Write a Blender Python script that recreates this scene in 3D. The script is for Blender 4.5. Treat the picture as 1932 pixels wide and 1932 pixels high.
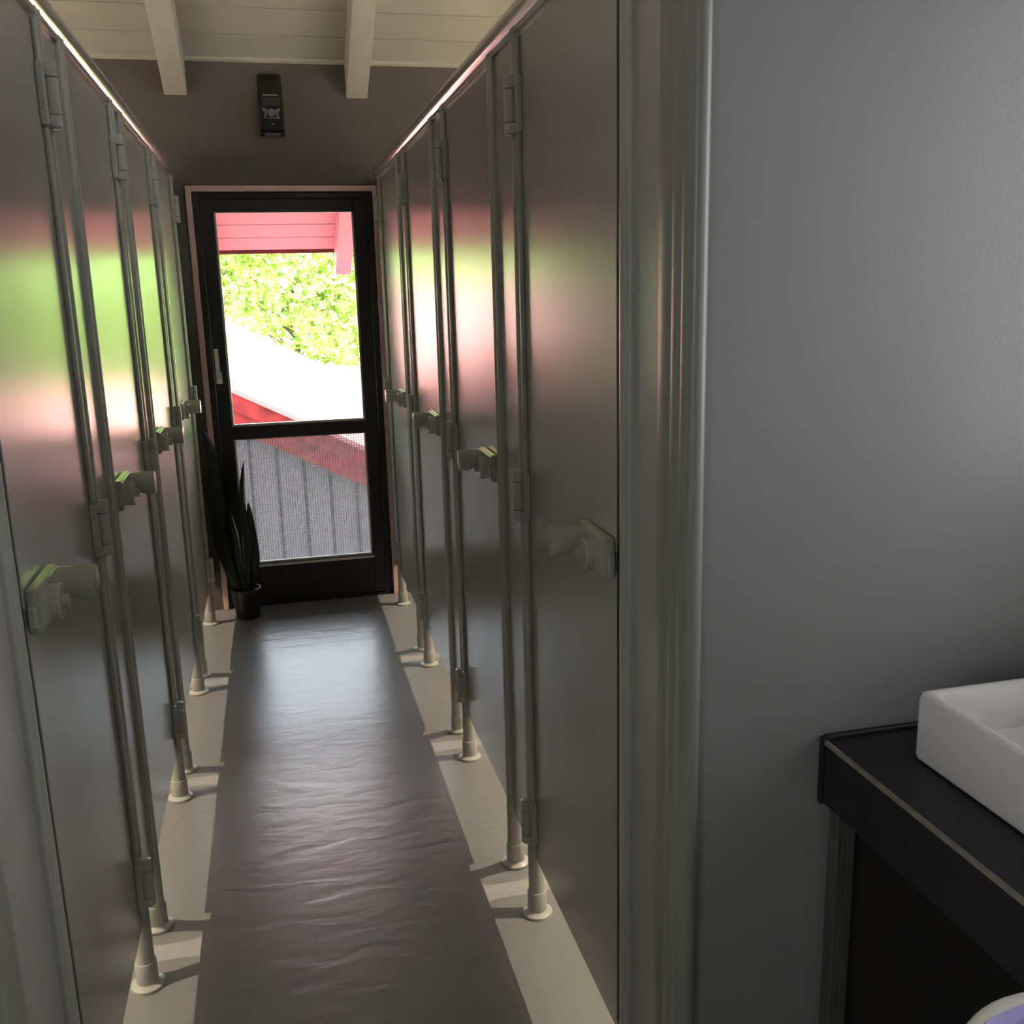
import bpy, bmesh, math, random
from mathutils import Vector, Matrix
random.seed(7)
S = bpy.context.scene
for o in list(bpy.data.objects): bpy.data.objects.remove(o)
COL = S.collection

# ---------------------------------------------------------------- camera
CAM_H = 1.55
F_PX, C_PX, W_PX = 1850.0, 966.0, 1932.0
def _axes(v_fwd, v_down):
    f = Vector((v_fwd[0]-C_PX, v_fwd[1]-C_PX, F_PX)).normalized()
    d = Vector((v_down[0]-C_PX, v_down[1]-C_PX, F_PX)).normalized()
    d = (d - f*d.dot(f)).normalized()
    return d.cross(f), f, -d            # world X, Y, Z in camera axes (x right, y down, z forward)
_X, _Y, _Z = _axes((506, 553), (1167, 9010))
cam_data = bpy.data.cameras.new('camera'); cam = bpy.data.objects.new('camera', cam_data); COL.objects.link(cam)
cam_data.sensor_width = 36; cam_data.lens = F_PX/W_PX*36; cam_data.clip_start = 0.02
M = Matrix(((_X[0], -_X[1], -_X[2], 0), (_Y[0], -_Y[1], -_Y[2], 0), (_Z[0], -_Z[1], -_Z[2], CAM_H), (0, 0, 0, 1)))
cam.matrix_world = M
S.camera = cam

# ---------------------------------------------------------------- world, sun, exposure
S.view_settings.view_transform = 'Standard'; S.view_settings.look = 'None'
S.view_settings.gamma = 1; S.view_settings.use_curve_mapping = False
S.view_settings.exposure = 0.40
world = bpy.data.worlds.new('sky'); S.world = world; world.use_nodes = True
bg = world.node_tree.nodes['Background']
bg.inputs[0].default_value = (0.92, 0.965, 1.0, 1); bg.inputs[1].default_value = 14.0
sun = bpy.data.lights.new('sun', 'SUN'); sun.energy = 90; sun.angle = math.radians(0.6); sun.color = (1, 0.96, 0.88)
suno = bpy.data.objects.new('sun', sun); COL.objects.link(suno)
suno.rotation_euler = Vector((0.22, -0.42, -0.88)).to_track_quat('-Z', 'Y').to_euler()
LAMP_W = 245.0
def portal(loc, rot, sx, sy):
    l = bpy.data.lights.new('window_portal', 'AREA'); l.shape = 'RECTANGLE'; l.size = sx; l.size_y = sy
    l.cycles.is_portal = True
    o = bpy.data.objects.new('window_portal', l); COL.objects.link(o); o.location = loc; o.rotation_euler = rot

# ---------------------------------------------------------------- materials
def mat(name, col, rough=0.5, metal=0.0, spec=0.5, var=0.0, vscale=8.0, bump=0.0, bscale=60.0, rvar=0.0, coat=0.0, stretch=None, trans=None):
    m = bpy.data.materials.new(name); m.use_nodes = True
    nt = m.node_tree; b = nt.nodes['Principled BSDF']
    b.inputs['Base Color'].default_value = (*col, 1); b.inputs['Roughness'].default_value = rough
    b.inputs['Metallic'].default_value = metal; b.inputs['Specular IOR Level'].default_value = spec
    if coat: b.inputs['Coat Weight'].default_value = coat; b.inputs['Coat Roughness'].default_value = 0.08
    tc = nt.nodes.new('ShaderNodeTexCoord'); mp = nt.nodes.new('ShaderNodeMapping')
    nt.links.new(tc.outputs['Object'], mp.inputs[0])
    if stretch: mp.inputs['Scale'].default_value = stretch
    def noise(s, d=5):
        n = nt.nodes.new('ShaderNodeTexNoise'); n.inputs['Scale'].default_value = s; n.inputs['Detail'].default_value = d
        nt.links.new(mp.outputs[0], n.inputs[0]); return n
    if var:
        n = noise(vscale); r = nt.nodes.new('ShaderNodeValToRGB')
        r.color_ramp.elements[0].position = 0.3; r.color_ramp.elements[1].position = 0.72
        r.color_ramp.elements[0].color = (*[c*(1-var) for c in col], 1)
        r.color_ramp.elements[1].color = (*[min(1, c*(1+var)) for c in col], 1)
        nt.links.new(n.outputs['Fac'], r.inputs[0]); nt.links.new(r.outputs[0], b.inputs['Base Color'])
    if rvar:
        n = noise(vscale*0.7 if vscale else 5); mr = nt.nodes.new('ShaderNodeMapRange')
        mr.inputs[1].default_value = 0.3; mr.inputs[2].default_value = 0.7
        mr.inputs[3].default_value = rough-rvar; mr.inputs[4].default_value = rough+rvar
        nt.links.new(n.outputs['Fac'], mr.inputs[0]); nt.links.new(mr.outputs[0], b.inputs['Roughness'])
    if bump:
        n = noise(bscale, 3); bp = nt.nodes.new('ShaderNodeBump'); bp.inputs['Strength'].default_value = bump
        bp.inputs['Distance'].default_value = 0.01
        nt.links.new(n.outputs['Fac'], bp.inputs['Height']); nt.links.new(bp.outputs[0], b.inputs['Normal'])
    return m
MT = {}
MT['panel'] = mat('panel_laminate', (0.41, 0.40, 0.385), 0.24, spec=0.5, var=0.04, vscale=3, bump=0.03, bscale=220)  # lighter copy of the wall laminate, making up for weak corridor light
MT['wallpanel'] = mat('wall_panel_laminate', (0.29, 0.285, 0.285), 0.27, spec=0.5, var=0.03, vscale=3, bump=0.03, bscale=180)
MT['post'] = mat('post_grey_plastic', (0.425, 0.43, 0.395), 0.32, spec=0.5, var=0.04, vscale=20)
MT['postlight'] = mat('corner_profile_grey', (0.27, 0.275, 0.245), 0.36, spec=0.5, var=0.05, vscale=30, stretch=(6, 6, 0.1))
MT['hinge'] = mat('hinge_grey_nylon', (0.48, 0.485, 0.45), 0.3, spec=0.5, var=0.03, vscale=40)
MT['lock'] = mat('lock_grey_plastic', (0.47, 0.47, 0.425), 0.22, spec=0.55, var=0.03, vscale=40)
MT['rail'] = mat('rail_anodised', (0.66, 0.62, 0.60), 0.17, metal=0.45, var=0.05, vscale=20)
MT['channel'] = mat('rail_channel_metal', (0.45, 0.42, 0.4), 0.28, metal=0.4, var=0.05, vscale=20)
MT['gap_black'] = mat('black_gap_fill', (0.01, 0.01, 0.01), 0.6, var=0.1)
MT['wall'] = mat('taupe_plaster', (0.112, 0.098, 0.088), 0.75, var=0.12, vscale=2.2, bump=0.12, bscale=40)
MT['cream'] = mat('cream_painted_board', (0.47, 0.465, 0.41), 0.5, var=0.06, vscale=5, bump=0.06, bscale=30, stretch=(0.3, 3, 3))
MT['beam'] = mat('cream_painted_beam', (0.55, 0.545, 0.49), 0.5, var=0.05, vscale=6, bump=0.08, bscale=25, stretch=(3, 0.4, 3))
MT['frame'] = mat('dark_brown_door_paint', (0.014, 0.011, 0.011), 0.4, var=0.25, vscale=6)
MT['trim'] = mat('pink_lit_trim', (0.72, 0.50, 0.46), 0.4, var=0.08, vscale=10)  # pink of the light falling on the trim is put into its colour
MT['bead'] = mat('pale_glazing_bead', (0.62, 0.6, 0.55), 0.35, var=0.15, vscale=30)
MT['steel'] = mat('satin_steel', (0.7, 0.68, 0.66), 0.25, metal=1.0, var=0.05, vscale=30)
MT['redsoffit'] = mat('red_painted_board', (0.235, 0.040, 0.054), 0.55, var=0.1, vscale=4, stretch=(0.3, 3, 3))
MT['redfascia'] = mat('red_weathered_fascia', (0.075, 0.006, 0.006), 0.8, spec=0.1, var=0.45, vscale=7)
MT['greyboard'] = mat('grey_cladding_board', (0.056, 0.048, 0.049), 0.8, spec=0.1, var=0.15, vscale=5, stretch=(3, 3, 0.3))
MT['darkgap'] = mat('dark_backing', (0.01, 0.01, 0.01), 0.9, var=0.1)
MT['roof'] = mat('terracotta_roof_sheet', (0.150, 0.043, 0.043), 0.7, var=0.08, vscale=3)
MT['backdrop'] = mat('pale_green_backdrop', (0.20, 0.36, 0.09), 0.9, var=0.3, vscale=1.2)
MT['ground'] = mat('gravel_ground', (0.3, 0.29, 0.25), 0.9, var=0.3, vscale=6, bump=0.3, bscale=50)
MT['render'] = mat('outer_render', (0.5, 0.48, 0.45), 0.9, var=0.05)
MT['white'] = mat('white_washroom_paint', (0.62, 0.61, 0.6), 0.6, var=0.03)
MT['counter'] = mat('black_worktop', (0.012, 0.012, 0.016), 0.38, var=0.25, vscale=25, bump=0.03, bscale=150)
MT['counteredge'] = mat('worn_worktop_edge', (0.23, 0.21, 0.17), 0.4, var=0.3, vscale=30)
MT['ceramic'] = mat('white_ceramic', (0.78, 0.76, 0.75), 0.14, var=0.01, coat=0.5)
MT['batten'] = mat('rough_grey_batten', (0.085, 0.08, 0.072), 0.7, var=0.3, vscale=18, bump=0.3, bscale=60, stretch=(4, 4, 0.5))
MT['darkpanel'] = mat('dark_brown_back_panel', (0.022, 0.018, 0.014), 0.7, var=0.3, vscale=4)
MT['blackplastic'] = mat('glossy_black_plastic', (0.006, 0.006, 0.006), 0.25, spec=0.5, var=0.1)
MT['emblem'] = mat('dull_grey_emblem', (0.10, 0.10, 0.10), 0.4, var=0.15, vscale=60)
MT['silver'] = mat('bright_silver', (0.85, 0.85, 0.87), 0.2, metal=0.6, var=0.03)
MT['leafdark'] = mat('snake_plant_leaf', (0.007, 0.012, 0.006), 0.45, var=0.5, vscale=30, stretch=(1, 1, 4))
MT['pot'] = mat('black_pot', (0.003, 0.003, 0.003), 0.5, var=0.2)
MT['soil'] = mat('brown_soil', (0.09, 0.05, 0.035), 0.95, var=0.5, vscale=60, bump=0.6, bscale=80)
MT['binwhite'] = mat('white_bin_plastic', (0.86, 0.84, 0.78), 0.35, var=0.03)
MT['lilac'] = mat('lilac_bag_film', (0.46, 0.40, 0.92), 0.45, var=0.12, vscale=9, bump=0.3, bscale=14)
MT['bark'] = mat('tree_bark', (0.10, 0.075, 0.05), 0.9, var=0.4, vscale=12, bump=0.5, bscale=30, stretch=(2, 2, 0.4))
# grey power-floated floor with streaks, blotches and fine scratches
def floor_material():
    m = bpy.data.materials.new('grey_screed_floor'); m.use_nodes = True; nt = m.node_tree; b = nt.nodes['Principled BSDF']
    tc = nt.nodes.new('ShaderNodeTexCoord')
    def noise(s, d, sc=(1, 1, 1), dist=0.0):
        mp = nt.nodes.new('ShaderNodeMapping'); mp.inputs['Scale'].default_value = sc
        nt.links.new(tc.outputs['Object'], mp.inputs[0])
        n = nt.nodes.new('ShaderNodeTexNoise'); n.inputs['Scale'].default_value = s; n.inputs['Detail'].default_value = d
        n.inputs['Distortion'].default_value = dist
        nt.links.new(mp.outputs[0], n.inputs[0]); return n
    n1 = noise(60, 3); r = nt.nodes.new('ShaderNodeValToRGB')
    r.color_ramp.elements[0].position = 0.28; r.color_ramp.elements[0].color = (0.212, 0.214, 0.212, 1)
    r.color_ramp.elements[1].position = 0.75; r.color_ramp.elements[1].color = (0.232, 0.234, 0.231, 1)
    nt.links.new(n1.outputs['Fac'], r.inputs[0]); nt.links.new(r.outputs[0], b.inputs['Base Color'])
    n2 = noise(1.6, 0, (1, 1.5, 1)); mr = nt.nodes.new('ShaderNodeMapRange')
    mr.inputs[1].default_value = 0.3; mr.inputs[2].default_value = 0.7; mr.inputs[3].default_value = 0.285; mr.inputs[4].default_value = 0.292
    nt.links.new(n2.outputs['Fac'], mr.inputs[0]); nt.links.new(mr.outputs[0], b.inputs['Roughness'])
    n3 = noise(7, 2.5, (1, 2.4, 1), 0.5); n4 = noise(120, 2, (1, 0.12, 1), 2.0)
    add = nt.nodes.new('ShaderNodeMath'); add.operation = 'MULTIPLY_ADD'; add.inputs[1].default_value = 0.05
    nt.links.new(n4.outputs['Fac'], add.inputs[0]); nt.links.new(n3.outputs['Fac'], add.inputs[2])
    bp = nt.nodes.new('ShaderNodeBump'); bp.inputs['Strength'].default_value = 0.30; bp.inputs['Distance'].default_value = 0.006; b.inputs['Specular IOR Level'].default_value = 1.0
    nt.links.new(add.outputs[0], bp.inputs['Height']); nt.links.new(bp.outputs[0], b.inputs['Normal'])
    return m
MT['floor'] = floor_material()
def glass_material(name, tint, scatter=0.0):
    m = bpy.data.materials.new(name); m.use_nodes = True; nt = m.node_tree; nt.nodes.remove(nt.nodes['Principled BSDF'])
    out = nt.nodes['Material Output']; tr = nt.nodes.new('ShaderNodeBsdfTransparent'); tr.inputs[0].default_value = (*tint, 1)
    gl = nt.nodes.new('ShaderNodeBsdfGlossy'); gl.inputs['Roughness'].default_value = 0.03
    fr = nt.nodes.new('ShaderNodeFresnel'); fr.inputs[0].default_value = 1.45
    mx = nt.nodes.new('ShaderNodeMixShader')
    if scatter:
        tl = nt.nodes.new('ShaderNodeBsdfTranslucent'); tl.inputs[0].default_value = (*tint, 1)
        m2 = nt.nodes.new('ShaderNodeMixShader'); m2.inputs[0].default_value = scatter
        nt.links.new(tr.outputs[0], m2.inputs[1]); nt.links.new(tl.outputs[0], m2.inputs[2]); tr = m2
    nt.links.new(fr.outputs[0], mx.inputs[0]); nt.links.new(tr.outputs[0], mx.inputs[1]); nt.links.new(gl.outputs[0], mx.inputs[2])
    nt.links.new(mx.outputs[0], out.inputs['Surface']); return m
MT['glass'] = glass_material('clear_glass', (0.97, 0.98, 0.97))
MT['tintglass'] = glass_material('grey_tinted_glass', (0.68, 0.67, 0.665))
MT['wireglass'] = glass_material('greyed_wire_glass', (0.62, 0.63, 0.65), 0.026)
MT['wire'] = mat('wire_in_glass', (0.5, 0.5, 0.5), 0.5, metal=0.3, var=0.05)
def leaf_material(name, c0, c1, tcol):
    m = bpy.data.materials.new(name); m.use_nodes = True; nt = m.node_tree; nt.nodes.remove(nt.nodes['Principled BSDF'])
    out = nt.nodes['Material Output']; tc = nt.nodes.new('ShaderNodeTexCoord')
    n = nt.nodes.new('ShaderNodeTexNoise'); n.inputs['Scale'].default_value = 3.5; n.inputs['Detail'].default_value = 3
    nt.links.new(tc.outputs['Object'], n.inputs[0])
    r = nt.nodes.new('ShaderNodeValToRGB'); r.color_ramp.elements[0].position = 0.42; r.color_ramp.elements[1].position = 0.60
    r.color_ramp.elements[0].color = (*c0, 1); r.color_ramp.elements[1].color = (*c1, 1)
    nt.links.new(n.outputs['Fac'], r.inputs[0])
    d = nt.nodes.new('ShaderNodeBsdfDiffuse'); t = nt.nodes.new('ShaderNodeBsdfTranslucent'); t.inputs[0].default_value = (*tcol, 1)
    nt.links.new(r.outputs[0], d.inputs[0])
    mx = nt.nodes.new('ShaderNodeMixShader'); mx.inputs[0].default_value = 0.5
    nt.links.new(d.outputs[0], mx.inputs[1]); nt.links.new(t.outputs[0], mx.inputs[2]); nt.links.new(mx.outputs[0], out.inputs['Surface'])
    return m
MT['leaf'] = leaf_material('sunlit_leaf', (0.05, 0.11, 0.012), (0.60, 0.66, 0.38), (0.40, 0.52, 0.12))
def emit_material(name, col, s):
    m = bpy.data.materials.new(name); m.use_nodes = True; nt = m.node_tree; nt.nodes.remove(nt.nodes['Principled BSDF'])
    e = nt.nodes.new('ShaderNodeEmission'); e.inputs[0].default_value = (*col, 1); e.inputs[1].default_value = s
    nt.links.new(e.outputs[0], nt.nodes['Material Output'].inputs['Surface']); return m
MT['bulb'] = emit_material('lamp_diffuser_glow', (1, 0.82, 0.58), 4)

# ---------------------------------------------------------------- mesh helpers
def box(bm, x0, x1, y0, y1, z0, z1, bev=0.0, seg=2):
    r = bmesh.ops.create_cube(bm, size=1)
    for v in r['verts']:
        v.co = Vector(((x0+x1)/2+v.co.x*(x1-x0), (y0+y1)/2+v.co.y*(y1-y0), (z0+z1)/2+v.co.z*(z1-z0)))
    if bev:
        es = list({e for v in r['verts'] for e in v.link_edges})
        bmesh.ops.bevel(bm, geom=es, offset=bev, segments=seg, affect='EDGES', profile=0.5)
def nb(*a, **k):
    bm = bmesh.new(); box(bm, *a, **k); return bm
def rings(bm, rs, cap=True):
    vs = [[bm.verts.new(p) for p in r] for r in rs]; n = len(vs[0])
    for a, b in zip(vs[:-1], vs[1:]):
        for i in range(n): bm.faces.new((a[i], a[(i+1) % n], b[(i+1) % n], b[i]))
    if cap: bm.faces.new(vs[0][::-1]); bm.faces.new(vs[-1])
def lathe(bm, prof, c=(0, 0, 0), axis='Z', n=24, cap=True):
    rs = []
    for r, h in prof:
        ring = []
        for i in range(n):
            a = 2*math.pi*i/n; u, v = r*math.cos(a), r*math.sin(a)
            p = {'Z': (u, v, h), 'X': (h, u, v), 'Y': (v, h, u)}[axis]
            ring.append(Vector(c)+Vector(p))
        rs.append(ring)
    rings(bm, rs, cap)
def prism(bm, poly, axis, a, b):
    def P(u, v, h): return {'X': (h, u, v), 'Y': (u, h, v), 'Z': (u, v, h)}[axis]
    rings(bm, [[P(u, v, a) for u, v in poly], [P(u, v, b) for u, v in poly]])
def finish(name, bm, m, parent=None, smooth=False):
    bmesh.ops.recalc_face_normals(bm, faces=bm.faces)
    me = bpy.data.meshes.new(name); bm.to_mesh(me); bm.free()
    if smooth:
        for p in me.polygons: p.use_smooth = True
        me.set_sharp_from_angle(angle=math.radians(38))
    me.materials.append(MT[m]); return link(name, me, parent)
def link(name, me, parent=None):
    o = bpy.data.objects.new(name, me); COL.objects.link(o)
    if parent is not None: o.parent = parent
    return o
def thing(name, loc, label, cat, group=None):
    o = bpy.data.objects.new(name, None); o.empty_display_size = 0.05; COL.objects.link(o); o.location = loc
    return tag(o, label, cat, group)
def tag(o, label, cat, group=None):
    o['label'] = label; o['category'] = cat
    if group: o['group'] = group
    return o
def struct(o, label, cat):
    o['kind'] = 'structure'; return tag(o, label, cat)

# ---------------------------------------------------------------- layout numbers (metres)
XR, XL = 0.545, -0.39            # planes of the two cubicle fronts
DEPTH = 1.45                     # cubicle depth
Y_END, Y_SIDE, Y_BACK = 4.93, 1.22, -2.2
X_OUT_R, X_OUT_L = XR+DEPTH, XL-DEPTH
X_WASH_R, X_WASH_L = 1.36, -1.84
SL, Z_EAVE, Y_RIDGE = 0.491, 2.583, 1.4
def zceil(y): return Z_EAVE+SL*(Y_END-y) if y >= Y_RIDGE else Z_EAVE+SL*(Y_END-Y_RIDGE)-SL*(Y_RIDGE-y)

# ---------------------------------------------------------------- floor
fl = finish('floor', nb(X_OUT_L-0.2, X_OUT_R+0.2, Y_BACK-0.2, Y_END+0.25, -0.15, 0.0), 'floor')
struct(fl, 'smooth grey screed floor running down the corridor', 'floor')

# ---------------------------------------------------------------- end wall with door opening
DX0, DX1, DZ = -0.336, 0.546, 2.038
def wall_end():
    bm = bmesh.new(); t = 0.2
    def zt(y): return zceil(y)
    for x0, x1, z0 in ((X_OUT_L-0.2, DX0, 0), (DX1, X_OUT_R+0.2, 0), (DX0, DX1, DZ)):
        prism(bm, [(Y_END, z0), (Y_END+t, z0), (Y_END+t, zt(Y_END+t)), (Y_END, zt(Y_END))], 'X', x0, x1)
    return bm
struct(finish('wall_end', wall_end(), 'wall'), 'dark taupe plaster wall at the end of the corridor', 'wall')
# outer side walls
def side_wall(name, xs, y0, y1, holes, m, label):
    bm = bmesh.new(); x0, x1 = xs
    ys = sorted({y0, y1, *[h[0] for h in holes], *[h[1] for h in holes], *([Y_RIDGE] if y0 < Y_RIDGE < y1 else [])})
    for a, b in zip(ys[:-1], ys[1:]):
        mid = (a+b)/2; hs = [h for h in holes if h[0] <= mid <= h[1]]
        segs = [(0, None)] if not hs else [(0, hs[0][2]), (hs[0][3], None)]
        for z0, z1 in segs:
            za, zb = (z1, z1) if z1 is not None else (zceil(a), zceil(b))
            prism(bm, [(a, z0), (b, z0), (b, zb), (a, za)], 'X', x0, x1)
    return struct(finish(name, bm, m), label, 'wall')
WIN_A = (0.68, 1.13, 1.12, 2.15); WIN_B = (-1.60, -0.40, 1.05, 2.15); WIN_FILL = (-1.60, -0.30, 1.20, 2.10)
side_wall('wall_left', (X_OUT_L-0.2, X_OUT_L), Y_BACK-0.2, Y_END, [WIN_FILL], 'white', 'pale wall closing off the left cubicles')
side_wall('wall_right', (X_OUT_R, X_OUT_R+0.2), Y_SIDE+0.02, Y_END, [], 'white', 'pale wall closing off the right cubicles')
side_wall('wall_washroom', (X_WASH_R, X_WASH_R+0.2), Y_BACK-0.2, Y_SIDE+0.02, [WIN_A, WIN_B], 'white', 'white washroom wall with windows above the worktop')
# back wall with a wide window
bm = bmesh.new()
box(bm, X_OUT_L-0.2, X_OUT_R+0.2, Y_BACK-0.2, Y_BACK, 0, 2.72)
struct(finish('wall_back', bm, 'white'), 'plain white washroom wall behind the viewer', 'wall')
def window(name, a0, a1, z0, z1, pos, axis, label):
    def B(bm, u0, u1, w0, w1, d): 
        if axis == 'X': box(bm, pos-d, pos+d, u0, u1, w0, w1, 0.004)
        else: box(bm, u0, u1, pos-d, pos+d, w0, w1, 0.004)
    bm = bmesh.new(); t = 0.05
    for q in ((a0, a0+t, z0, z1), (a1-t, a1, z0, z1), (a0+t, a1-t, z0, z0+t), (a0+t, a1-t, z1-t, z1)): B(bm, *q, 0.03)
    o = struct(finish(name, bm, 'white'), label, 'window')
    bm = bmesh.new(); B(bm, a0+t, a1-t, z0+t, z1-t, 0.004); g = finish('pane', bm, 'tintglass', o)
    return o
window('window_1', *WIN_A, X_WASH_R+0.1, 'X', 'white framed window above the basin worktop')
window('window_2', *WIN_B, X_WASH_R+0.1, 'X', 'white framed window further along the washroom wall')
window('fill_window', *WIN_FILL, X_OUT_L-0.1, 'X', 'unseen white framed window added in the left wall for fill light')  # window added out of view to give general fill light
R90 = math.pi/2
for q, px, sg in ((WIN_A, X_WASH_R+0.19, 1), (WIN_B, X_WASH_R+0.19, 1), (WIN_FILL, X_OUT_L-0.19, -1)):
    portal((px, (q[0]+q[1])/2, (q[2]+q[3])/2), (0, sg*R90, 0), q[3]-q[2], q[1]-q[0])
portal((0.105, Y_END+0.19, 1.0), (-R90, 0, 0), 0.9, 2.05)

# ---------------------------------------------------------------- sloping ceiling: roof deck, planks, rafters, eaves
TH = math.atan(SL); CT, ST = math.cos(TH), math.sin(TH)
def slope_box(bm, x0, x1, ya, yb, lo, hi, bev=0.0):
    """box between horizontal positions ya..yb along the front slope, lo..hi measured vertically from the ceiling plane"""
    q = []
    for y in (ya, yb):
        for d in (lo, hi): q.append((y, Z_EAVE+SL*(Y_END-y)+d))
    prism(bm, [q[0], q[2], q[3], q[1]], 'X', x0, x1)
    if bev: bmesh.ops.bevel(bm, geom=list(bm.edges), offset=bev, segments=1, affect='EDGES')
bm = bmesh.new()
Y_EAVE = 6.50
slope_box(bm, X_OUT_L-0.5, X_OUT_R+0.5, Y_RIDGE, Y_END+0.2, 0.022, 0.12)
yb = 2*Y_RIDGE-Y_EAVE
prism(bm, [(Y_RIDGE, zceil(Y_RIDGE)), (yb, zceil(yb)), (yb, zceil(yb)+0.12), (Y_RIDGE, zceil(Y_RIDGE)+0.12)], 'X', X_OUT_L-0.5, X_OUT_R+0.5)
ceiling = struct(finish('ceiling', bm, 'cream'), 'sloping cream boarded ceiling over the corridor', 'ceiling')
P = 0.1465
k = 0
pm = None
y1 = Y_END+0.02
bm = bmesh.new(); slope_box(bm, X_OUT_L, X_OUT_R, Y_END-P+0.0055, Y_END, 0.0, 0.016, 0.0008)
for v in bm.verts: v.co -= Vector((0, Y_END, Z_EAVE))
plank0 = finish('plank', bm, 'cream', ceiling); plank0.location = (0, Y_END, Z_EAVE)
y = Y_END-P
while y-P > Y_RIDGE:
    o = link('plank', plank0.data, ceiling); o.location = (0, y, Z_EAVE+SL*(Y_END-y)); y -= P
bm = bmesh.new(); slope_box(bm, X_OUT_L, X_OUT_R, Y_RIDGE, Y_END, 0.0165, 0.0215); finish('joint_backing', bm, 'darkgap', ceiling)  # dark sheet added behind the planks to darken their joints
RAFT = [-1.183, -0.335, 0.471, 1.277]
for i, x in enumerate(RAFT):
    bm = bmesh.new(); slope_box(bm, x-0.0495, x+0.0495, Y_RIDGE, Y_END, -0.157, 0.0, 0.003)
    finish('rafter', bm, 'beam', ceiling)
# small cove strip between planks and end wall
bm = bmesh.new(); slope_box(bm, X_OUT_L, X_OUT_R, Y_END-0.014, Y_END, -0.012, 0.0)
struct(finish('trim_2', bm, 'beam'), 'narrow cream strip where ceiling meets the end wall', 'trim')
# red eaves outside
bm = bmesh.new(); slope_box(bm, -2.4, 2.4, Y_END+0.2, Y_EAVE, 0.019, 0.022)
eaves = tag(finish('eaves', bm, 'redsoffit'), 'red painted boarded roof eaves outside the glazed door', 'eaves')
PO = 0.137
bm = bmesh.new(); slope_box(bm, -2.4, 2.4, Y_EAVE-PO+0.008, Y_EAVE, 0.0, 0.019, 0.003)
for v in bm.verts: v.co -= Vector((0, Y_EAVE, Z_EAVE+SL*(Y_END-Y_EAVE)))
so0 = finish('soffit_board', bm, 'redsoffit', eaves); so0.location = (0, Y_EAVE, Z_EAVE+SL*(Y_END-Y_EAVE))
y = Y_EAVE-PO
while y-PO > Y_END+0.2:
    o = link('soffit_board', so0.data, eaves); o.location = (0, y, Z_EAVE+SL*(Y_END-y)); y -= PO
for x in RAFT:
    bm = bmesh.new(); slope_box(bm, x-0.0475, x+0.0475, Y_END+0.2, Y_EAVE-0.03, -0.175, 0.0, 0.003); finish('rafter_tail', bm, 'redsoffit', eaves)
bm = bmesh.new(); zz = Z_EAVE+SL*(Y_END-Y_EAVE); box(bm, -2.4, 2.4, Y_EAVE, Y_EAVE+0.022, zz-0.022, zz+0.13, 0.003)
finish('edge_board', bm, 'redfascia', eaves)

bm = bmesh.new(); slope_box(bm, X_OUT_L-0.5, X_OUT_R+0.5, Y_END+0.2, Y_EAVE, 0.0225, 0.12); finish('roof_deck', bm, 'redfascia', eaves)

# ---------------------------------------------------------------- trim round the end door
bm = bmesh.new(); tw = 0.026
box(bm, DX0, DX0+tw, Y_END-0.012, Y_END+0.03, 0, DZ, 0.004); box(bm, DX1-tw, DX1, Y_END-0.012, Y_END+0.03, 0, DZ, 0.004)
box(bm, DX0+tw, DX1-tw, Y_END-0.012, Y_END+0.03, DZ-tw, DZ, 0.004)
struct(finish('trim_1', bm, 'trim'), 'pale trim round the glazed end door, pink light in its colour', 'trim')

# ---------------------------------------------------------------- glazed end door
FX0, FX1, FZ = DX0+tw, DX1-tw, DZ-tw
bm = bmesh.new()
box(bm, FX0, FX0+0.028, Y_END+0.01, Y_END+0.10, 0.0, FZ, 0.003); box(bm, FX1-0.028, FX1, Y_END+0.01, Y_END+0.10, 0.0, FZ, 0.003)
box(bm, FX0+0.028, FX1-0.028, Y_END+0.01, Y_END+0.10, FZ-0.028, FZ, 0.003)
door = struct(finish('door_1', bm, 'frame'), 'dark framed glazed door at the end of the corridor', 'door')
PX0, PX1 = -0.219, 0.426
UZ0, UZ1, LZ0, LZ1 = 0.915, 1.925, 0.213, 0.853
LX0, LX1 = FX0+0.030, FX1-0.030
ya, yb2 = Y_END+0.022, Y_END+0.085
for n, q in (('stile', (LX0, PX0, 0.008, FZ-0.030)), ('stile', (PX1, LX1, 0.008, FZ-0.030)), ('head_rail', (PX0, PX1, UZ1, FZ-0.030)),
             ('middle_rail', (PX0, PX1, LZ1, UZ0)), ('bottom_rail', (PX0, PX1, 0.008, LZ0))):
    finish(n, nb(q[0], q[1], ya, yb2, q[2], q[3], bev=0.004), 'frame', door)
for z0, z1, g in ((UZ0, UZ1, 'glass'), (LZ0, LZ1, 'wireglass')):
    bm = bmesh.new(); t = 0.008
    for q in ((PX0, PX0+t, z0, z1), (PX1-t, PX1, z0, z1), (PX0+t, PX1-t, z0, z0+t*1.4), (PX0+t, PX1-t, z1-t*0.6, z1)):
        box(bm, q[0], q[1], ya+0.012, ya+0.03, q[2], q[3], 0.002)
    finish('glazing_bead', bm, 'bead', door)
    p = finish('pane', nb(PX0+0.003, PX1-0.003, ya+0.032, ya+0.038, z0+0.003, z1-0.003), g, door)
    if g == 'wireglass':
        bm = bmesh.new(); w = 0.0011; st = 0.0125
        x = PX0+0.01
        while x < PX1-0.008: box(bm, x-w, x+w, ya+0.0335, ya+0.0355, z0+0.004, z1-0.004); x += st
        z = z0+0.012
        while z < z1-0.008: box(bm, PX0+0.004, PX1-0.004, ya+0.0335, ya+0.0355, z-w*0.8, z+w*0.8); z += st
        ms = finish('wire_mesh', bm, 'wire', p); ms['kind'] = 'stuff'
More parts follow.
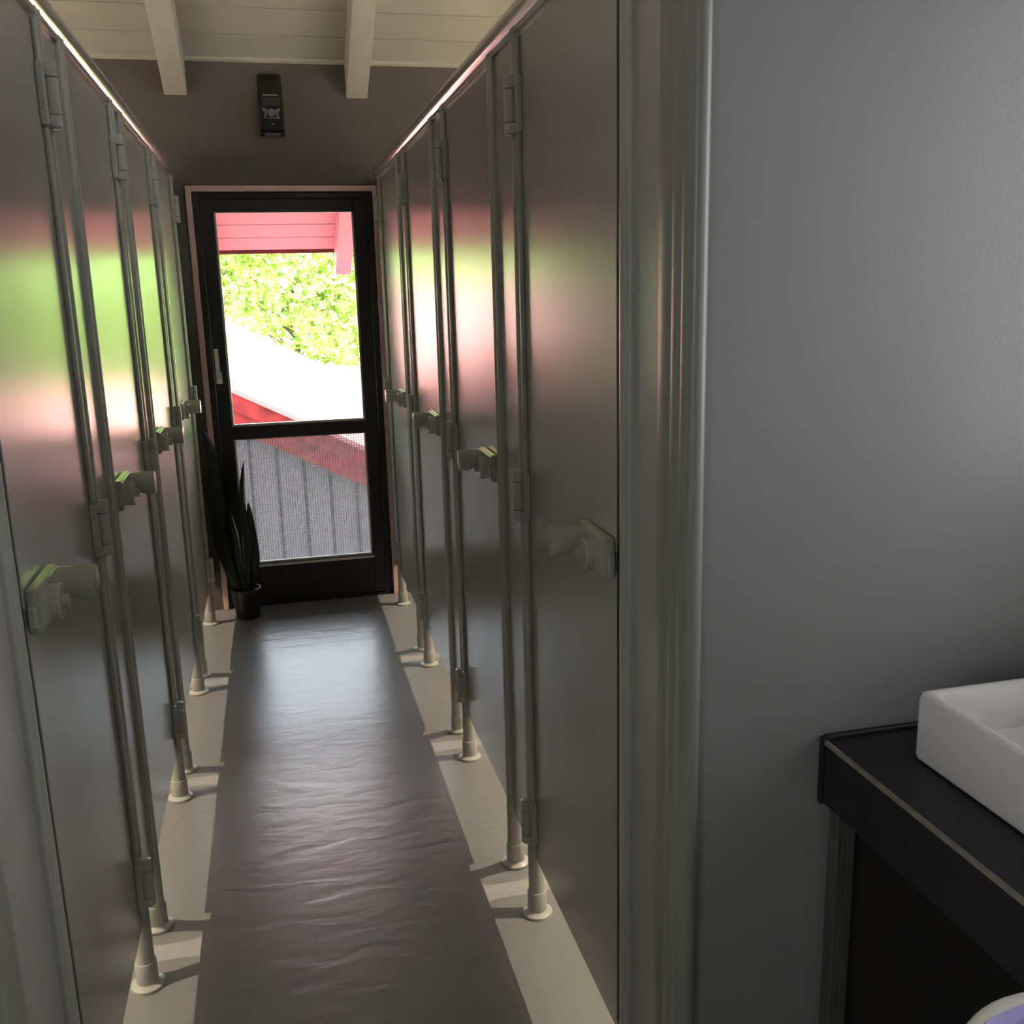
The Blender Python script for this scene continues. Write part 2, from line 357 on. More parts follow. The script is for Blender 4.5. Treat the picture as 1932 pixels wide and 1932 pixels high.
# drip ledge under lower pane
finish('glazing_ledge', nb(PX0-0.005, PX1+0.006, ya-0.006, ya+0.012, LZ0-0.014, LZ0-0.002, bev=0.003), 'bead', door)
h = finish('door_handle', nb(-0.276, -0.244, ya-0.012, ya+0.0, 1.128, 1.188, bev=0.004), 'steel', door)
bm = bmesh.new(); lathe(bm, [(0.009, ya-0.045), (0.009, ya-0.01)], (-0.26, 0, 1.165), 'Y', 16); finish('spindle', bm, 'steel', h, True)
bm = bmesh.new()
rs = []
for i in range(9):
    t = i/8; z = 1.155+0.145*t; yy = ya-0.048-0.010*math.sin(t*math.pi); xx = -0.260-0.002*t
    rs.append([(xx-0.010, yy-0.006, z), (xx+0.010, yy-0.006, z), (xx+0.010, yy+0.006, z), (xx-0.010, yy+0.006, z)])
rings(bm, rs); bmesh.ops.bevel(bm, geom=list(bm.edges), offset=0.002, segments=1, affect='EDGES'); finish('grip', bm, 'steel', h, True)
finish('threshold', nb(FX0, FX1, Y_END+0.0, Y_END+0.12, 0.0, 0.007), 'frame', door)

# ---------------------------------------------------------------- cubicle fronts
Z_PB, Z_PT = 0.168, 2.058
LATCH = {'R': [1.459, 2.362, 3.228, 4.080], 'L': [1.434, 2.335, 3.190, 4.045]}
HINGE = {'R': [2.132, 3.010, 3.885, 4.742], 'L': [2.115, 3.000, 3.862, 4.718]}
SIDES = {'R': (XR, -1), 'L': (XL, 1)}         # plane, direction towards the corridor
PT = 0.0065
def bxx(bm, x, d, u0, u1, *r, **k):
    a, b = x+d*u0, x+d*u1; box(bm, min(a, b), max(a, b), *r, **k)
_cache = {}
def shared(key, builder, m, smooth=False):
    if key not in _cache:
        o = finish(key[0], builder(), m, None, smooth); _cache[key] = o.data; bpy.data.objects.remove(o)
    return _cache[key]
def tube_bm():
    bm = bmesh.new(); lathe(bm, [(0.0205, 0.05), (0.0205, 2.068)], n=28); return bm
def collar_bm():
    bm = bmesh.new(); lathe(bm, [(0.0240, 0.012), (0.0248, 0.014), (0.0242, 0.064), (0.0232, 0.066), (0.0206, 0.066)], n=28); return bm
def disc_bm():
    bm = bmesh.new(); lathe(bm, [(0.0375, 0.0), (0.0380, 0.002), (0.0375, 0.007), (0.0250, 0.0145), (0.020, 0.0145)], n=32); return bm
def make_post(parent, x, d, y, kind, light=False):
    me = shared(('post',), tube_bm, 'post', True)
    p = link('post', me, parent); p.location = (x, y, 0)
    for n, b in (('collar', collar_bm), ('foot_disc', disc_bm)):
        c = link(n, shared((n,), b, 'post', True), p)
    if kind == 'latch':
        def prof():
            bm = bmesh.new(); bxx(bm, 0, d, -0.020, 0.0165, -0.028, 0.016, 0.196, 2.066, bev=0.005, seg=3); return bm
        link('cover_profile', shared(('cover_profile', d), prof, 'post', True), p)
    else:
        def prof():
            bm = bmesh.new(); bxx(bm, 0, d, 0.006, 0.0165, -0.034, -0.0165, 0.196, 2.05, bev=0.004, seg=3); return bm
        link('edge_profile', shared(('edge_profile', d), prof, 'post', True), p)
    return p
def make_hinge(parent, x, d, y, z):
    def plate():
        bm = bmesh.new(); bxx(bm, 0, d, 0.0, 0.014, -0.045, -0.020, -0.055, 0.055, bev=0.003)
        bxx(bm, 0, d, 0.006, 0.020, -0.034, -0.014, -0.055, -0.036, bev=0.002); bxx(bm, 0, d, 0.006, 0.020, -0.034, -0.014, 0.034, 0.055, bev=0.002); return bm
    def knuckle(z0, z1):
        def f():
            bm = bmesh.new(); lathe(bm, [(0.0118, z0), (0.0132, z0+0.001), (0.0132, z1-0.001), (0.0118, z1)], n=20); return bm
        return f
    h = link('hinge', shared(('hinge', d), plate, 'hinge'), parent); h.location = (x+d*PT, y, z)
    for i, (a, b) in enumerate(((-0.056, -0.0345), (-0.0335, 0.031), (0.032, 0.057))):
        k = link('knuckle', shared(('knuckle', i), knuckle(a, b), 'hinge', True), h); k.location = (d*0.0205, -0.017, 0)
    def cap():
        bm = bmesh.new(); lathe(bm, [(0.007, -0.0595), (0.009, -0.058), (0.009, -0.056)], n=16); return bm
    k = link('pin_cap', shared(('pin_cap',), cap, 'silver', True), h); k.location = (d*0.0205, -0.017, 0)
def make_lock(parent, x, d, y):
    """y = latch-side edge of the door; lock case sits on the corridor face"""
    z = 1.095
    def case():
        bm = bmesh.new(); a, b = 0.0, d*0.020
        poly = [(0.002, -0.033), (0.115, -0.033), (0.165, -0.008), (0.165, 0.030), (0.156, 0.037), (0.002, 0.037)]
        prism(bm, poly, 'X', min(a, b), max(a, b)); bmesh.ops.bevel(bm, geom=list(bm.edges), offset=0.004, segments=2, affect='EDGES'); return bm
    c = link('lock_case', shared(('lock_case', d), case, 'lock', True), parent); c.location = (x+d*PT, y, z)
    def bolt():
        bm = bmesh.new(); bxx(bm, 0, d, 0.004, 0.014, -0.004, 0.004, -0.020, 0.012, bev=0.001); return bm
    link('bolt', shared(('bolt', d), bolt, 'hinge'), c)
    def disc():
        bm = bmesh.new(); lathe(bm, [(0.030, d*0.018), (0.030, d*0.033), (0.0275, d*0.0355), (0.0125, d*0.0355)], (0, 0.085, -0.006), 'X', 28); return bm
    link('rosette', shared(('rosette', d), disc, 'lock', True), c)
    def coin():
        bm = bmesh.new(); lathe(bm, [(0.0115, d*0.034), (0.0115, d*0.044), (0.010, d*0.0455), (0.007, d*0.0455), (0.007, d*0.042), (0.003, d*0.042)], (0, 0.085, -0.006), 'X', 20); return bm
    link('coin_slot', shared(('coin_slot', d), coin, 'lock', True), c)
    def knob():
        bm = bmesh.new(); rs = []
        prof = [(0.020, 0.018), (0.0275, 0.0185), (0.0275, 0.029), (0.0275, 0.037), (0.0275, 0.045), (0.0285, 0.053), (0.0285, 0.074), (0.0272, 0.0768), (0.0165, 0.078)]
        for r, h in prof:
            ring = []
            cut = 0.30*math.exp(-((h-0.032)/0.010)**2)
            for i in range(32):
                a = 2*math.pi*i/32; u, v = r*math.cos(a), r*math.sin(a)
                if v < 0: v *= 1-cut*1.8*min(1, -math.sin(a))
                ring.append((d*h, 0.142+u, v+0.006))
            rs.append(ring)
        rings(bm, rs); return bm
    link('knob', shared(('knob', d), knob, 'lock', True), c)
ORD = ['nearest', 'second', 'third', 'farthest']
NEXT = {'R': 'right', 'L': 'left'}
for s in 'RL':
    x, d = SIDES[s]
    for k in range(4):
        y0, y1 = LATCH[s][k]+(0.050 if k else 0.056 if s == 'R' else 0.073), HINGE[s][k]-0.012
        t = thing('cubicle_door', (x, y0, 0), f"{ORD[k]} grey laminate cubicle door in the {NEXT[s]} row, with knob lock and three hinges"
                  if k in (0, 3) else f"{ORD[k]} grey laminate cubicle door from the front in the {NEXT[s]} row", 'door', f'cubicle doors in the {NEXT[s]} row')
        finish('panel', nb(-PT, PT, 0, y1-y0, Z_PB, Z_PT-0.008, bev=0.0015), 'panel', t)
        for z in (1.918, 1.090, 0.272): make_hinge(t, 0, d, HINGE[s][k]-y0, z)
        make_lock(t, 0, d, 0.0)
    # pilasters between the doors: hinge post, narrow panel, latch post
    spans = [(None, LATCH[s][0])]+[(HINGE[s][k], LATCH[s][k+1]) for k in range(3)]+[(HINGE[s][3], None)]
    for k, (h, l) in enumerate(spans):
        base = h if h is not None else (1.333 if s == 'R' else 1.241)
        lab = ["narrow grey pilaster between the corner post and the nearest door", "narrow grey pilaster between the nearest and second doors", "narrow grey pilaster between the second and third doors",
               "narrow grey pilaster between the third and farthest doors", "grey end pilaster with one post against the end wall"][k]
        t = thing('cubicle_pilaster', (x, base, 0), f"{lab}, {NEXT[s]} row", 'pilaster', f'pilasters of the {NEXT[s]} cubicle row')
        ya_, yb_ = (base if h is None else h+0.012), (Y_END-0.003 if l is None else l-0.012)
        finish('panel', nb(-PT, PT, ya_-base, yb_-base, Z_PB, Z_PT, bev=0.001), 'panel', t)
        if h is not None: make_post(t, 0, d, h-base, 'hinge')
        if l is not None:
            make_post(t, 0, d, l-base, 'latch')
            finish('gap_strip', nb(-0.006, 0.004, l+0.015-base, l+0.049-base+(0 if k else 0.006 if s == 'R' else 0.023), Z_PB+0.02, Z_PT-0.008), 'gap_black', t)  # black strip added so lit cubicles don't show through the door gap
    # overhead rail
    t = thing('top_rail', (x, 3.0, 2.092), f"shiny round metal rail along the top of the {NEXT[s]} cubicle row", 'rail')
    bm = bmesh.new(); lathe(bm, [(0.027, -1.66 if s == 'R' else -1.75), (0.027, 1.86)], axis='Y', n=32); finish('tube', bm, 'rail', t, True)
    bm = bmesh.new(); lathe(bm, [(0.027, 1.86), (0.0255, 1.872), (0.021, 1.881), (0.012, 1.887), (0.003, 1.8885)], axis='Y', n=32); finish('end_cap', bm, 'rail', t, True)
    bm = bmesh.new(); box(bm, -0.015, 0.015, -1.66 if s == 'R' else -1.75, 1.86, -0.034, -0.018, 0.003); finish('channel', bm, 'channel', t)
    # corner post at the near end
    ysh = 0.0 if s == 'R' else -0.092
    t = thing('corner_post', (x, 1.27+ysh, 0), f"pale grey ribbed corner post at the near end of the {NEXT[s]} cubicle row", 'post')
    def ribs(lo, hi, n, base, amp): return [(base+amp*math.sin(math.pi*i/n)**0.7, hi+(lo-hi)*i/n) for i in range(n+1)]
    rib = [(0.0065, 0.062), (0.010, 0.060)]+ribs(0.012, 0.056, 8, 0.0105, 0.0035)+ribs(-0.024, 0.010, 8, 0.0105, 0.0045)+ribs(-0.056, -0.026, 8, 0.0115, 0.0045)
    bm = bmesh.new(); prism(bm, [(d*u, v) for u, v in rib]+[(-d*0.012, -0.050), (-d*0.012, 0.062)], 'Z', 0.015, 2.40)
    finish('ribbed_profile', bm, 'postlight', t, True)
    prof = [(0.0125-0.0235*i/10, -0.058-0.007*math.sin(math.pi*i/10)**0.6) for i in range(11)]
    bm = bmesh.new(); prism(bm, [(d*u, v) for u, v in prof]+[(-d*0.011, -0.052), (d*0.0125, -0.052)], 'Z', 0.015, 2.40)
    finish('side_profile', bm, 'postlight', t, True)
    finish('foot_block', nb(-0.016, 0.016, -0.055, 0.06, 0.0, 0.014, bev=0.002), 'post', t)
# partitions between cubicles (behind the fronts) and panels facing the washroom
for s in 'RL':
    x, d = SIDES[s]
    for k in range(3):
        ym = (HINGE[s][k]+LATCH[s][k+1])/2
        bm = bmesh.new(); bxx(bm, x, d, -DEPTH, -0.03, ym-0.0065, ym+0.0065, Z_PB, Z_PT)
        struct(finish('wall_partition', bm, 'panel'), f"grey partition between the {ORD[k]} and {ORD[k+1]} cubicles of the {NEXT[s]} row", 'partition')
    bm = bmesh.new(); bxx(bm, x, d, -DEPTH, -0.012, Y_SIDE+(0 if s == 'R' else -0.092), Y_SIDE+(0.02 if s == 'R' else -0.072), 0.0, 2.75)
    struct(finish('wall_side_'+NEXT[s], bm, 'wallpanel'), f"flat light grey wall panel beside the corner post, {NEXT[s]} side", 'wall')
# lamps on the outer cubicle walls
for s in 'RL':
    x, d = SIDES[s]
    xo = x-d*DEPTH
    for k in range(4):
        a = (LATCH[s][k]-0.11); b = (HINGE[s][k]+0.1); y = (a+b)/2; z = 2.15
        t = thing('cubicle_lamp', (xo, y, z), f"round wall lamp inside the {ORD[k]} {NEXT[s]} cubicle", 'lamp', 'wall lamps inside the cubicles')
        bm = bmesh.new(); lathe(bm, [(0.045, 0), (0.045, d*0.012), (0.036, d*0.018)], axis='X', n=24); finish('wall_plate', bm, 'white', t, True)
        finish('arm', nb(min(0, d*0.10), max(0, d*0.10), -0.008, 0.008, 0.03, 0.046, bev=0.002), 'white', t)
        bm = bmesh.new(); lathe(bm, [(0.060, -0.02), (0.045, 0.055), (0.020, 0.065), (0.016, 0.062), (0.042, 0.051), (0.057, -0.02)], (d*0.10, 0, 0), n=28); finish('shade', bm, 'white', t, True)
        bm = bmesh.new(); lathe(bm, [(0.012, 0.05), (0.020, 0.035), (0.022, 0.022), (0.014, 0.012), (0.004, 0.008)], (d*0.10, 0, 0), n=20); finish('bulb', bm, 'bulb', t, True)
        l = bpy.data.lights.new('cubicle_light', 'SPOT'); l.energy = LAMP_W; l.color = (1.0, 0.84, 0.62); l.shadow_soft_size = 0.016
        l.spot_size = math.radians(128); l.spot_blend = 0.25
        lo = bpy.data.objects.new('cubicle_light', l); COL.objects.link(lo); lo.location = (xo+d*0.10, y, z-0.022)
        lo.rotation_euler = Vector((d*0.30, 0, -1)).to_track_quat('-Z', 'Y').to_euler()

# ---------------------------------------------------------------- washroom: worktop, basin, bin
CX0, CZ0, CZ1 = 0.757, 0.777, 0.878
t = thing('worktop', (CX0, 0.2, CZ0), 'black laminate worktop with a pale worn edge against the grey wall panel', 'worktop')
W = X_WASH_R-0.003-CX0; YL, YH = -1.6-0.2, Y_SIDE-0.003-0.2
finish('top', nb(0.004, W, YL, YH, 0.012, CZ1-CZ0, bev=0.002), 'counter', t)
finish('front_apron', nb(0.0, 0.016, YL, YH-0.006, 0.0, CZ1-CZ0-0.004, bev=0.002), 'counter', t)
finish('edge_strip', nb(-0.0012, 0.0042, YL, YH-0.006, CZ1-CZ0-0.006, CZ1-CZ0+0.0012, bev=0.001), 'counteredge', t)
bm = bmesh.new(); lathe(bm, [(0.006, 0.004), (0.006, W)], (0, YH-0.004, CZ1-CZ0+0.001), 'X', 12); finish('silicone_bead', bm, 'counter', t, True)
finish('end_cap', nb(-0.003, 0.012, YH-0.012, YH, -0.003, CZ1-CZ0+0.004, bev=0.002), 'counter', t)
finish('support_batten', nb(0.020, 0.052, YH-0.026, YH, -CZ0, 0.011, bev=0.003), 'batten', t)
finish('back_panel', nb(0.053, W, YH-0.010, YH, -CZ0, 0.011), 'darkpanel', t)

def rrect(hx, hy, r, n=6):
    pts = []
    for cx, cy, a0 in ((hx-r, hy-r, 0), (-hx+r, hy-r, 90), (-hx+r, -hy+r, 180), (hx-r, -hy+r, 270)):
        for i in range(n+1):
            a = math.radians(a0+90*i/n); pts.append((cx+r*math.cos(a), cy+r*math.sin(a)))
    return pts
BX0, BX1, BY0, BY1, BZ = 0.846, 1.30, 0.50, 1.125, CZ1
t = thing('washbasin', ((BX0+BX1)/2, (BY0+BY1)/2, BZ), 'white rectangular ceramic washbasin standing on the black worktop', 'basin')
hx, hy = (BX1-BX0)/2, (BY1-BY0)/2
bm = bmesh.new()
def rr(ix, z, r): return [(px, py, z) for px, py in rrect(hx-ix, hy-ix, r)]
BH = 0.104
rs = [rr(0.006, 0.001, 0.010), rr(0.002, 0.004, 0.012), rr(0.0, 0.010, 0.013), rr(0.0, BH-0.010, 0.013), rr(0.002, BH-0.003, 0.013), rr(0.007, BH, 0.012),
      rr(0.014, BH, 0.012), rr(0.019, BH-0.003, 0.012), rr(0.021, BH-0.010, 0.012), rr(0.028, 0.040, 0.018), rr(0.05, 0.024, 0.03), rr(0.09, 0.020, 0.04)]
rings(bm, rs); finish('bowl', bm, 'ceramic', t, True)
bm = bmesh.new(); lathe(bm, [(0.032, 0.0205), (0.032, 0.0235), (0.026, 0.0245), (0.02, 0.022)], n=24); finish('drain_ring', bm, 'steel', t, True)

t = thing('waste_bin', (0.613, 0.515, 0), 'white round waste bin with a lilac liner in front of the black worktop', 'bin')
RB, ZB = 0.1306, 0.92
bm = bmesh.new(); lathe(bm, [(0.105, 0.0), (0.109, 0.004), (RB-0.010, ZB-0.04), (RB-0.008, ZB-0.026), (RB-0.019, ZB-0.026), (0.10, 0.01)], n=48); finish('body', bm, 'binwhite', t, True)
bm = bmesh.new(); prof = []
for i in range(13):
    a = math.pi*2*i/12; prof.append((RB-0.013+0.013*math.cos(a), ZB-0.013+0.013*math.sin(a)))
lathe(bm, prof, n=56, cap=False); finish('rim', bm, 'binwhite', t, True)
bm = bmesh.new(); rs = []
for r, z in ((RB-0.014, ZB-0.004), (RB-0.019, ZB+0.0015), (RB-0.032, ZB-0.004), (RB-0.060, ZB-0.022), (0.04, ZB-0.030), (0.01, ZB-0.030)):
    rs.append([((r+0.0025*math.sin(7*a+z*60))*math.cos(a), (r+0.0025*math.sin(7*a+z*60))*math.sin(a), z+0.0015*math.sin(5*a+r*30)) for a in [2*math.pi*i/48 for i in range(48)]])
rings(bm, rs); finish('liner_bag', bm, 'lilac', t, True)

# ---------------------------------------------------------------- black dispenser on the end wall
t = thing('air_dispenser', (0.076, Y_END, 2.262), 'tall black box dispenser high on the end wall above the door', 'dispenser')
bm = bmesh.new()
rs = []
for z, hw, dp in ((0.0, 0.052, 0.045), (0.012, 0.056, 0.062), (0.06, 0.056, 0.072), (0.16, 0.0545, 0.070), (0.225, 0.0535, 0.055), (0.254, 0.052, 0.038)):
    rs.append([(-hw, 0, z), (-hw, -dp+0.008, z), (-hw+0.008, -dp, z), (hw-0.008, -dp, z), (hw, -dp+0.008, z), (hw, 0, z)])
rings(bm, rs); finish('casing', bm, 'blackplastic', t)
bm = bmesh.new(); box(bm, -0.034, 0.034, -0.0722, -0.068, 0.158, 0.1615, 0.001); finish('slot_highlight', bm, 'silver', t)
finish('front_window', nb(-0.038, 0.038, -0.0735, -0.069, 0.112, 0.154, bev=0.002), 'frame', t)
bm = bmesh.new(); lathe(bm, [(0.017, -0.071), (0.017, -0.076), (0.0145, -0.0775), (0.004, -0.0775)], (0.002, 0, 0.085), 'Y', 24)
e = finish('round_emblem', bm, 'emblem', t, True)
for sg in (-1, 1):
    bm = bmesh.new(); prism(bm, [(sg*0.016+0.002, 0.098), (sg*0.040, 0.106), (sg*0.041, 0.098), (sg*0.030, 0.084), (sg*0.036, 0.060), (sg*0.026, 0.060), (sg*0.020, 0.078)], 'Y', -0.0755, -0.070)
    finish('emblem_wing', bm, 'emblem', e)
finish('emblem_bar', nb(-0.026, 0.024, -0.0755, -0.070, 0.060, 0.0635), 'emblem', e)
bm = bmesh.new(); lathe(bm, [(0.0035, -0.068), (0.003, -0.0735), (0.001, -0.0745)], (0.002, 0, 0.036), 'Y', 12); finish('indicator', bm, 'silver', t, True)
for sg in (-1, 1): finish('bottom_foot', nb(sg*0.046-0.010, sg*0.046+0.010, -0.060, 0.0, -0.008, 0.006, bev=0.003), 'blackplastic', t)
finish('bottom_lip', nb(-0.034, 0.034, -0.050, -0.004, -0.006, 0.001, bev=0.001), 'emblem', t)

# ---------------------------------------------------------------- snake plant by the end door
t = thing('potted_snake_plant', (-0.215, 4.775, 0), 'dark snake plant in a black pot beside the end door', 'plant')
bm = bmesh.new(); lathe(bm, [(0.052, 0.0), (0.056, 0.004), (0.070, 0.135), (0.0715, 0.137), (0.0715, 0.150), (0.066, 0.150), (0.063, 0.128), (0.02, 0.126)], n=36); finish('pot', bm, 'pot', t, True)
bm = bmesh.new(); lathe(bm, [(0.0635, 0.122), (0.063, 0.136), (0.03, 0.141), (0.005, 0.140)], n=24); finish('soil', bm, 'soil', t, True)
def strap(pts, width, twist=0.0, yaw=0.0):
    """upright leaf through pts (x, y, z) with a tapering cupped cross-section"""
    bm = bmesh.new(); n = 15; rs = []
    def at(u):
        f = u*(len(pts)-1); i = min(int(f), len(pts)-2); g = f-i
        p0 = Vector(pts[max(i-1, 0)]); p1 = Vector(pts[i]); p2 = Vector(pts[i+1]); p3 = Vector(pts[min(i+2, len(pts)-1)])
        return 0.5*((2*p1)+(p2-p0)*g+(2*p0-5*p1+4*p2-p3)*g*g+(3*p1-p0-3*p2+p3)*g**3)
    for i in range(n):
        u = i/(n-1); c = at(u); a = yaw+twist*u
        w = width*(0.55+0.45*math.sin(min(1, u*1.6)*math.pi/2))*(1 if u < 0.62 else max(0.02, math.cos((u-0.62)/0.38*math.pi/2)**0.8))
        t_ = 0.0028; dx, dy = math.cos(a), math.sin(a); cup = 0.22*w
        L, Rr = c+Vector((dx*w/2, dy*w/2, 0)), c-Vector((dx*w/2, dy*w/2, 0)); nrm = Vector((-dy, dx, 0))
        rs.append([L+nrm*cup, c+nrm*t_, Rr+nrm*cup, Rr+nrm*(cup-t_), c-nrm*t_, L+nrm*(cup-t_)])
    rings(bm, rs); return bm
LEAVES = [([(-0.02, 0.00, 0.13), (-0.065, 0.01, 0.45), (-0.075, 0.01, 0.72), (-0.13, 0.02, 0.93)], 0.070, 0.6, 0.1),
          ([(-0.01, 0.02, 0.13), (-0.045, 0.03, 0.40), (-0.040, 0.03, 0.62), (-0.075, 0.03, 0.80)], 0.066, -0.7, -0.2),
          ([(0.01, -0.01, 0.13), (0.032, -0.01, 0.35), (0.022, -0.01, 0.55), (0.040, -0.01, 0.775)], 0.048, 0.9, 0.2),
          ([(0.02, 0.02, 0.13), (0.056, 0.02, 0.27), (0.046, 0.02, 0.42), (0.044, 0.02, 0.57)], 0.044, -0.8, 0.3),
          ([(-0.03, -0.02, 0.13), (-0.075, -0.02, 0.30), (-0.080, -0.01, 0.46), (-0.062, -0.01, 0.60)], 0.048, 0.8, -0.3),
          ([(-0.04, 0.02, 0.13), (-0.10, 0.02, 0.36), (-0.105, 0.02, 0.56), (-0.12, 0.02, 0.76)], 0.060, 0.5, 0.0),
          ([(0.00, -0.03, 0.13), (-0.012, -0.03, 0.28), (-0.020, -0.03, 0.42), (-0.045, -0.03, 0.56)], 0.040, 0.7, 0.5),
          ([(0.03, -0.01, 0.13), (0.048, -0.01, 0.20), (0.050, -0.01, 0.27), (0.058, -0.01, 0.33)], 0.026, 0.5, 0.4),
          ([(-0.045, -0.01, 0.13), (-0.068, -0.01, 0.20), (-0.085, -0.01, 0.28), (-0.10, -0.01, 0.36)], 0.028, 0.5, -0.2)]
for a in LEAVES: finish('leaf', strap(*a), 'leafdark', t, True)

# ---------------------------------------------------------------- outside: neighbouring gable building, ground, trees
gr = struct(finish('ground', nb(-25, 25, Y_END+0.3, 45, -3.2, -3.0), 'ground'), 'sloping ground far below the glazed door', 'ground')
YN, RS, XRG = 9.0, 0.522, -2.2           # gable plane, rake slope, ridge position
XK = 1.0                                  # the roof flattens out towards its right-hand eaves
def ztop(x):
    if x < XRG: return 0.536-RS*XRG-RS*(XRG-x)
    return 0.536-RS*x if x <= XK else 0.536-RS*XK-0.10*(x-XK)
t = thing('neighbour_shed', (0, YN, -3.0), 'grey boarded building with red gable boards and pale roof outside', 'building')
def rel(bm):
    for v in bm.verts: v.co -= Vector((0, YN, -3.0))
    return bm
x0, BWD = -0.038-0.232*12, 0.232
bm = bmesh.new(); box(bm, x0, x0+BWD*36, YN+0.02, YN+0.12, -3.0, -1.9)
prism(bm, [(x0, -1.9), (x0+BWD*36, -1.9), (x0+BWD*36, ztop(x0+BWD*36)-0.1), (XK, ztop(XK)-0.1), (XRG, ztop(XRG)-0.1), (x0, ztop(x0)-0.1)], 'Y', YN+0.02, YN+0.12)
finish('gable_core', rel(bm), 'darkgap', t)
for i in range(36):
    a, b = x0+i*BWD+0.013, x0+(i+1)*BWD-0.013
    if a < XRG < b: b = XRG
    bm = bmesh.new(); off = random.uniform(0, 0.004)
    prism(bm, [(a, -3.0), (b, -3.0), (b, ztop(b)-0.2), (a, ztop(a)-0.2)], 'Y', YN-0.012-off, YN+0.02); finish('cladding_board', rel(bm), 'greyboard', t)
for nm, lo, hi, y0, y1 in (('fascia_board', -0.165, 0.0, YN-0.16, YN-0.13), ('under_fascia_board', -0.345, -0.150, YN-0.125, YN-0.095)):
    for xa, xb in ((XRG, XK), (XK, 5.6), (-6.4, XRG)):
        bm = bmesh.new(); prism(bm, [(xa, ztop(xa)+lo), (xb, ztop(xb)+lo), (xb, ztop(xb)+hi), (xa, ztop(xa)+hi)], 'Y', y0, y1); finish(nm, rel(bm), 'redfascia', t)
for xa, xb in ((XRG, XK), (XK, 5.7), (-6.5, XRG)):
    bm = bmesh.new(); prism(bm, [(xa, ztop(xa)-0.01), (xb, ztop(xb)-0.01), (xb, ztop(xb)+0.035), (xa, ztop(xa)+0.035)], 'Y', YN-0.18, YN+12.5); finish('roof_slope', rel(bm), 'roof', t)

def leaf_mesh():
    bm = bmesh.new(); n = 5
    prof = [(0, 0), (0.45, 0.18), (0.75, 0.42), (0.6, 0.72), (0, 1.0)]
    left = [bm.verts.new((-0.5*w, h, 0.12*w)) for w, h in prof[1:-1]]; right = [bm.verts.new((0.5*w, h, 0.12*w)) for w, h in prof[1:-1]]
    mid = [bm.verts.new((0, h, 0.04*math.sin(h*3))) for h in (0.0, 0.18, 0.42, 0.72, 1.0)]
    for i in range(2):
        bm.faces.new((left[i], mid[i+1], mid[i+2], left[i+1])); bm.faces.new((mid[i+1], right[i], right[i+1], mid[i+2]))
    bm.faces.new((mid[0], mid[1], left[0])); bm.faces.new((mid[0], right[0], mid[1]))
    bm.faces.new((left[2], mid[3], mid[4])); bm.faces.new((mid[3], right[2], mid[4]))
    return bm
lo = finish('leaf', leaf_mesh(), 'leaf'); LEAF = lo.data; bpy.data.objects.remove(lo)
LV = [v.co.copy() for v in LEAF.vertices]; LF = [tuple(p.vertices) for p in LEAF.polygons]
def tree(name, base, height, blobs, nleaf, nbig, label, size=0.13):
    t = thing(name, base, label, 'tree', 'trees behind the neighbouring roof')
    B = Vector(base)
    bm = bmesh.new(); rs = []
    for i in range(8):
        u = i/7; r = 0.14*(1-0.7*u); c = Vector((0.1*math.sin(2*u), 0.08*u, height*u))
        rs.append([c+Vector((r*math.cos(a), r*math.sin(a), 0)) for a in [2*math.pi*j/9 for j in range(9)]])
    rings(bm, rs)
    for bc, br in blobs:      # a bough towards every cluster
        e = Vector(bc)-B; s = Vector((0.05, 0.04, max(0.6, e.z*0.55)))
        rs = []
        for i in range(4):
            u = i/3; c = s.lerp(e, u*0.6); r = 0.035*(1-0.75*u); rs.append([c+Vector((r*math.cos(a), r*math.sin(a), 0)) for a in [2*math.pi*j/6 for j in range(6)]])
        rings(bm, rs)
    finish('trunk', bm, 'bark', t, True)
    vs, fs = [], []; n = 0
    tot = sum(b[1]**2 for b in blobs)
    items = []
    for bc, br in blobs:
        for i in range(int(nleaf*br*br/tot)):
            d = Vector((random.gauss(0, 1), random.gauss(0, 1), random.gauss(0, 1))).normalized()
            p = Vector(bc)+d*br*random.uniform(0.45, 1.0)**0.6; p.z -= 0.1*br*abs(d.x)
            rot = Matrix.Rotation(random.uniform(0, 6.28), 3, 'Z') @ Matrix.Rotation(random.gauss(0.4, 0.7), 3, 'X') @ Matrix.Rotation(random.uniform(-0.9, 0.9), 3, 'Y')
            items.append((p-B, rot, size*random.uniform(0.7, 1.35)))
    items.sort(key=lambda q: q[0].y)
    for p, rot, s in items[:nbig]:
        o = link('leaf', LEAF, t); o.matrix_local = Matrix.Translation(p) @ rot.to_4x4() @ Matrix.Scale(s, 4)
    for p, rot, s in items[nbig:]:
        k = len(vs); vs += [p+rot @ (v*s) for v in LV]; fs += [tuple(i+k for i in f) for f in LF]
    me = bpy.data.meshes.new('foliage'); me.from_pydata(vs, [], fs); me.materials.append(MT['leaf'])
    f = link('foliage', me, t); f['kind'] = 'stuff'
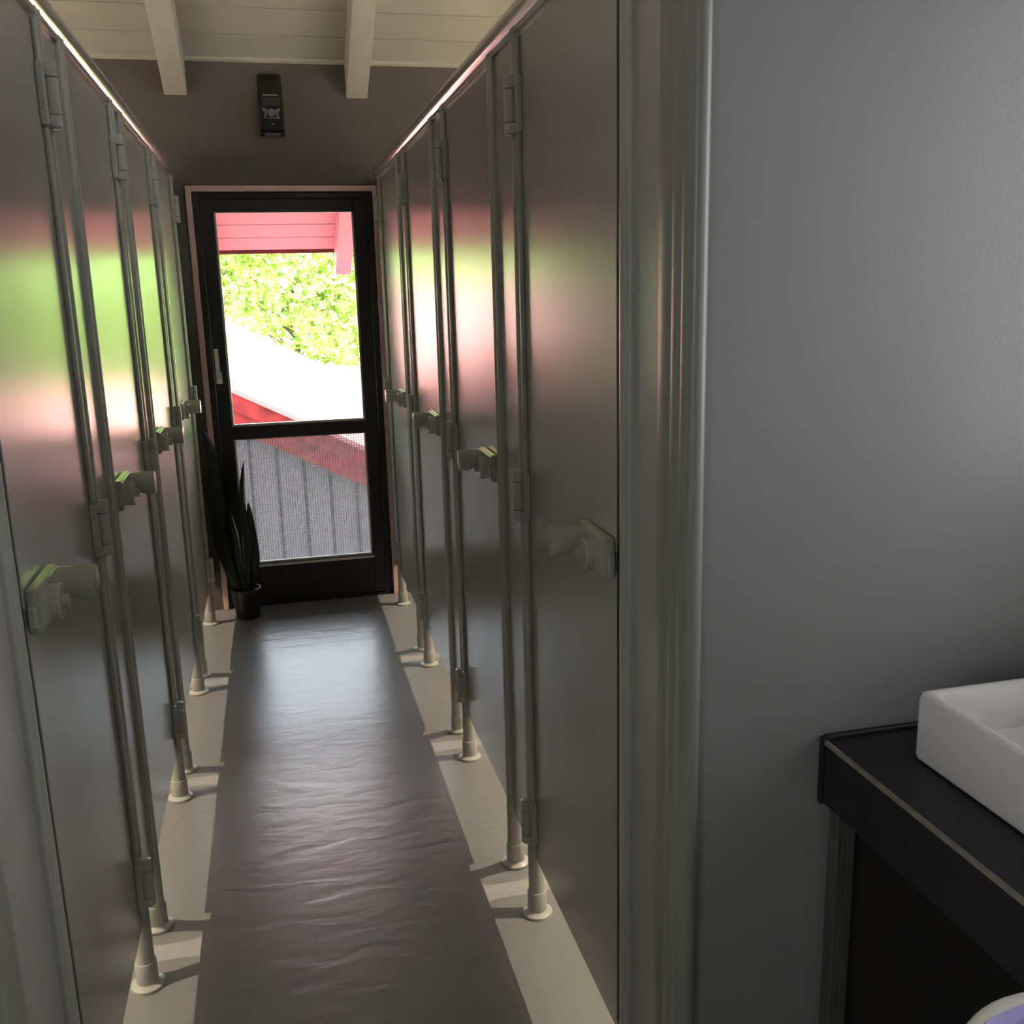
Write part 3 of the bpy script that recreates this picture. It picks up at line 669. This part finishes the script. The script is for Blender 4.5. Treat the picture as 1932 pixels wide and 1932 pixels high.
def blobs(seed, xs, ys, n, r0, r1):
    rnd = random.Random(seed); out = []
    for i in range(n):
        x = rnd.uniform(*xs); zlo = max(0.45-0.52*x, -0.25)
        out.append(((x, rnd.uniform(*ys), rnd.uniform(max(zlo, -1.2)+0.1, 4.6)), rnd.uniform(r0, r1)))
    return out
tree('leafy_tree', (-1.9, 24.2, -3.0), 5.0, blobs(3, (-3.6, 0.35), (23.4, 25.0), 26, 0.5, 0.95), 5200, 120, 'bright sunlit leafy tree behind the pale roof, left of the view', 0.19)
tree('leafy_tree', (2.6, 23.4, -3.0), 5.0, blobs(5, (0.75, 4.4), (22.6, 24.2), 26, 0.5, 0.9), 5600, 140, 'bright sunlit leafy tree behind the pale roof, right of the view', 0.19)
tree('leafy_tree', (6.6, 23.6, -3.0), 4.0, blobs(11, (4.6, 9.0), (22.6, 24.6), 22, 0.6, 1.1), 3200, 0, 'added leafy tree far to the right, covering white sky in door reflections', 0.22)  # out-of-view tree added to block white sky reflected in the left doors
tree('leafy_tree', (-6.2, 24.6, -3.0), 6.0, [((x_, y_, z_+0.5), r_) for (x_, y_, z_), r_ in blobs(12, (-8.5, -3.9), (23.6, 25.4), 22, 0.6, 1.1)], 3200, 0, 'added leafy tree far to the left, covering white sky in door reflections', 0.22)  # out-of-view tree added to block white sky reflected in the right doors
bm = bmesh.new(); rr_ = random.Random(4); N = 26
hg = [[bm.verts.new((-30+60*i/N, 33+j*1.6+rr_.uniform(-.5, .5), -4+j*1.5+rr_.uniform(-.5, .5))) for i in range(N+1)] for j in range(8)]
for j in range(7):
    for i in range(N): bm.faces.new((hg[j][i], hg[j][i+1], hg[j+1][i+1], hg[j+1][i]))
struct(finish('green_backdrop', bm, 'backdrop', None, True), 'added pale green slope covering white sky behind the trees', 'backdrop')  # slope added to keep white sky out of the panel reflections
tree('leafy_tree', (0.6, 29.0, -3.0), 5.5, blobs(8, (-5.0, 6.0), (28.0, 30.0), 40, 0.9, 1.4), 7000, 0, 'dense leafy tree in the back row behind two nearer trees', 0.30)
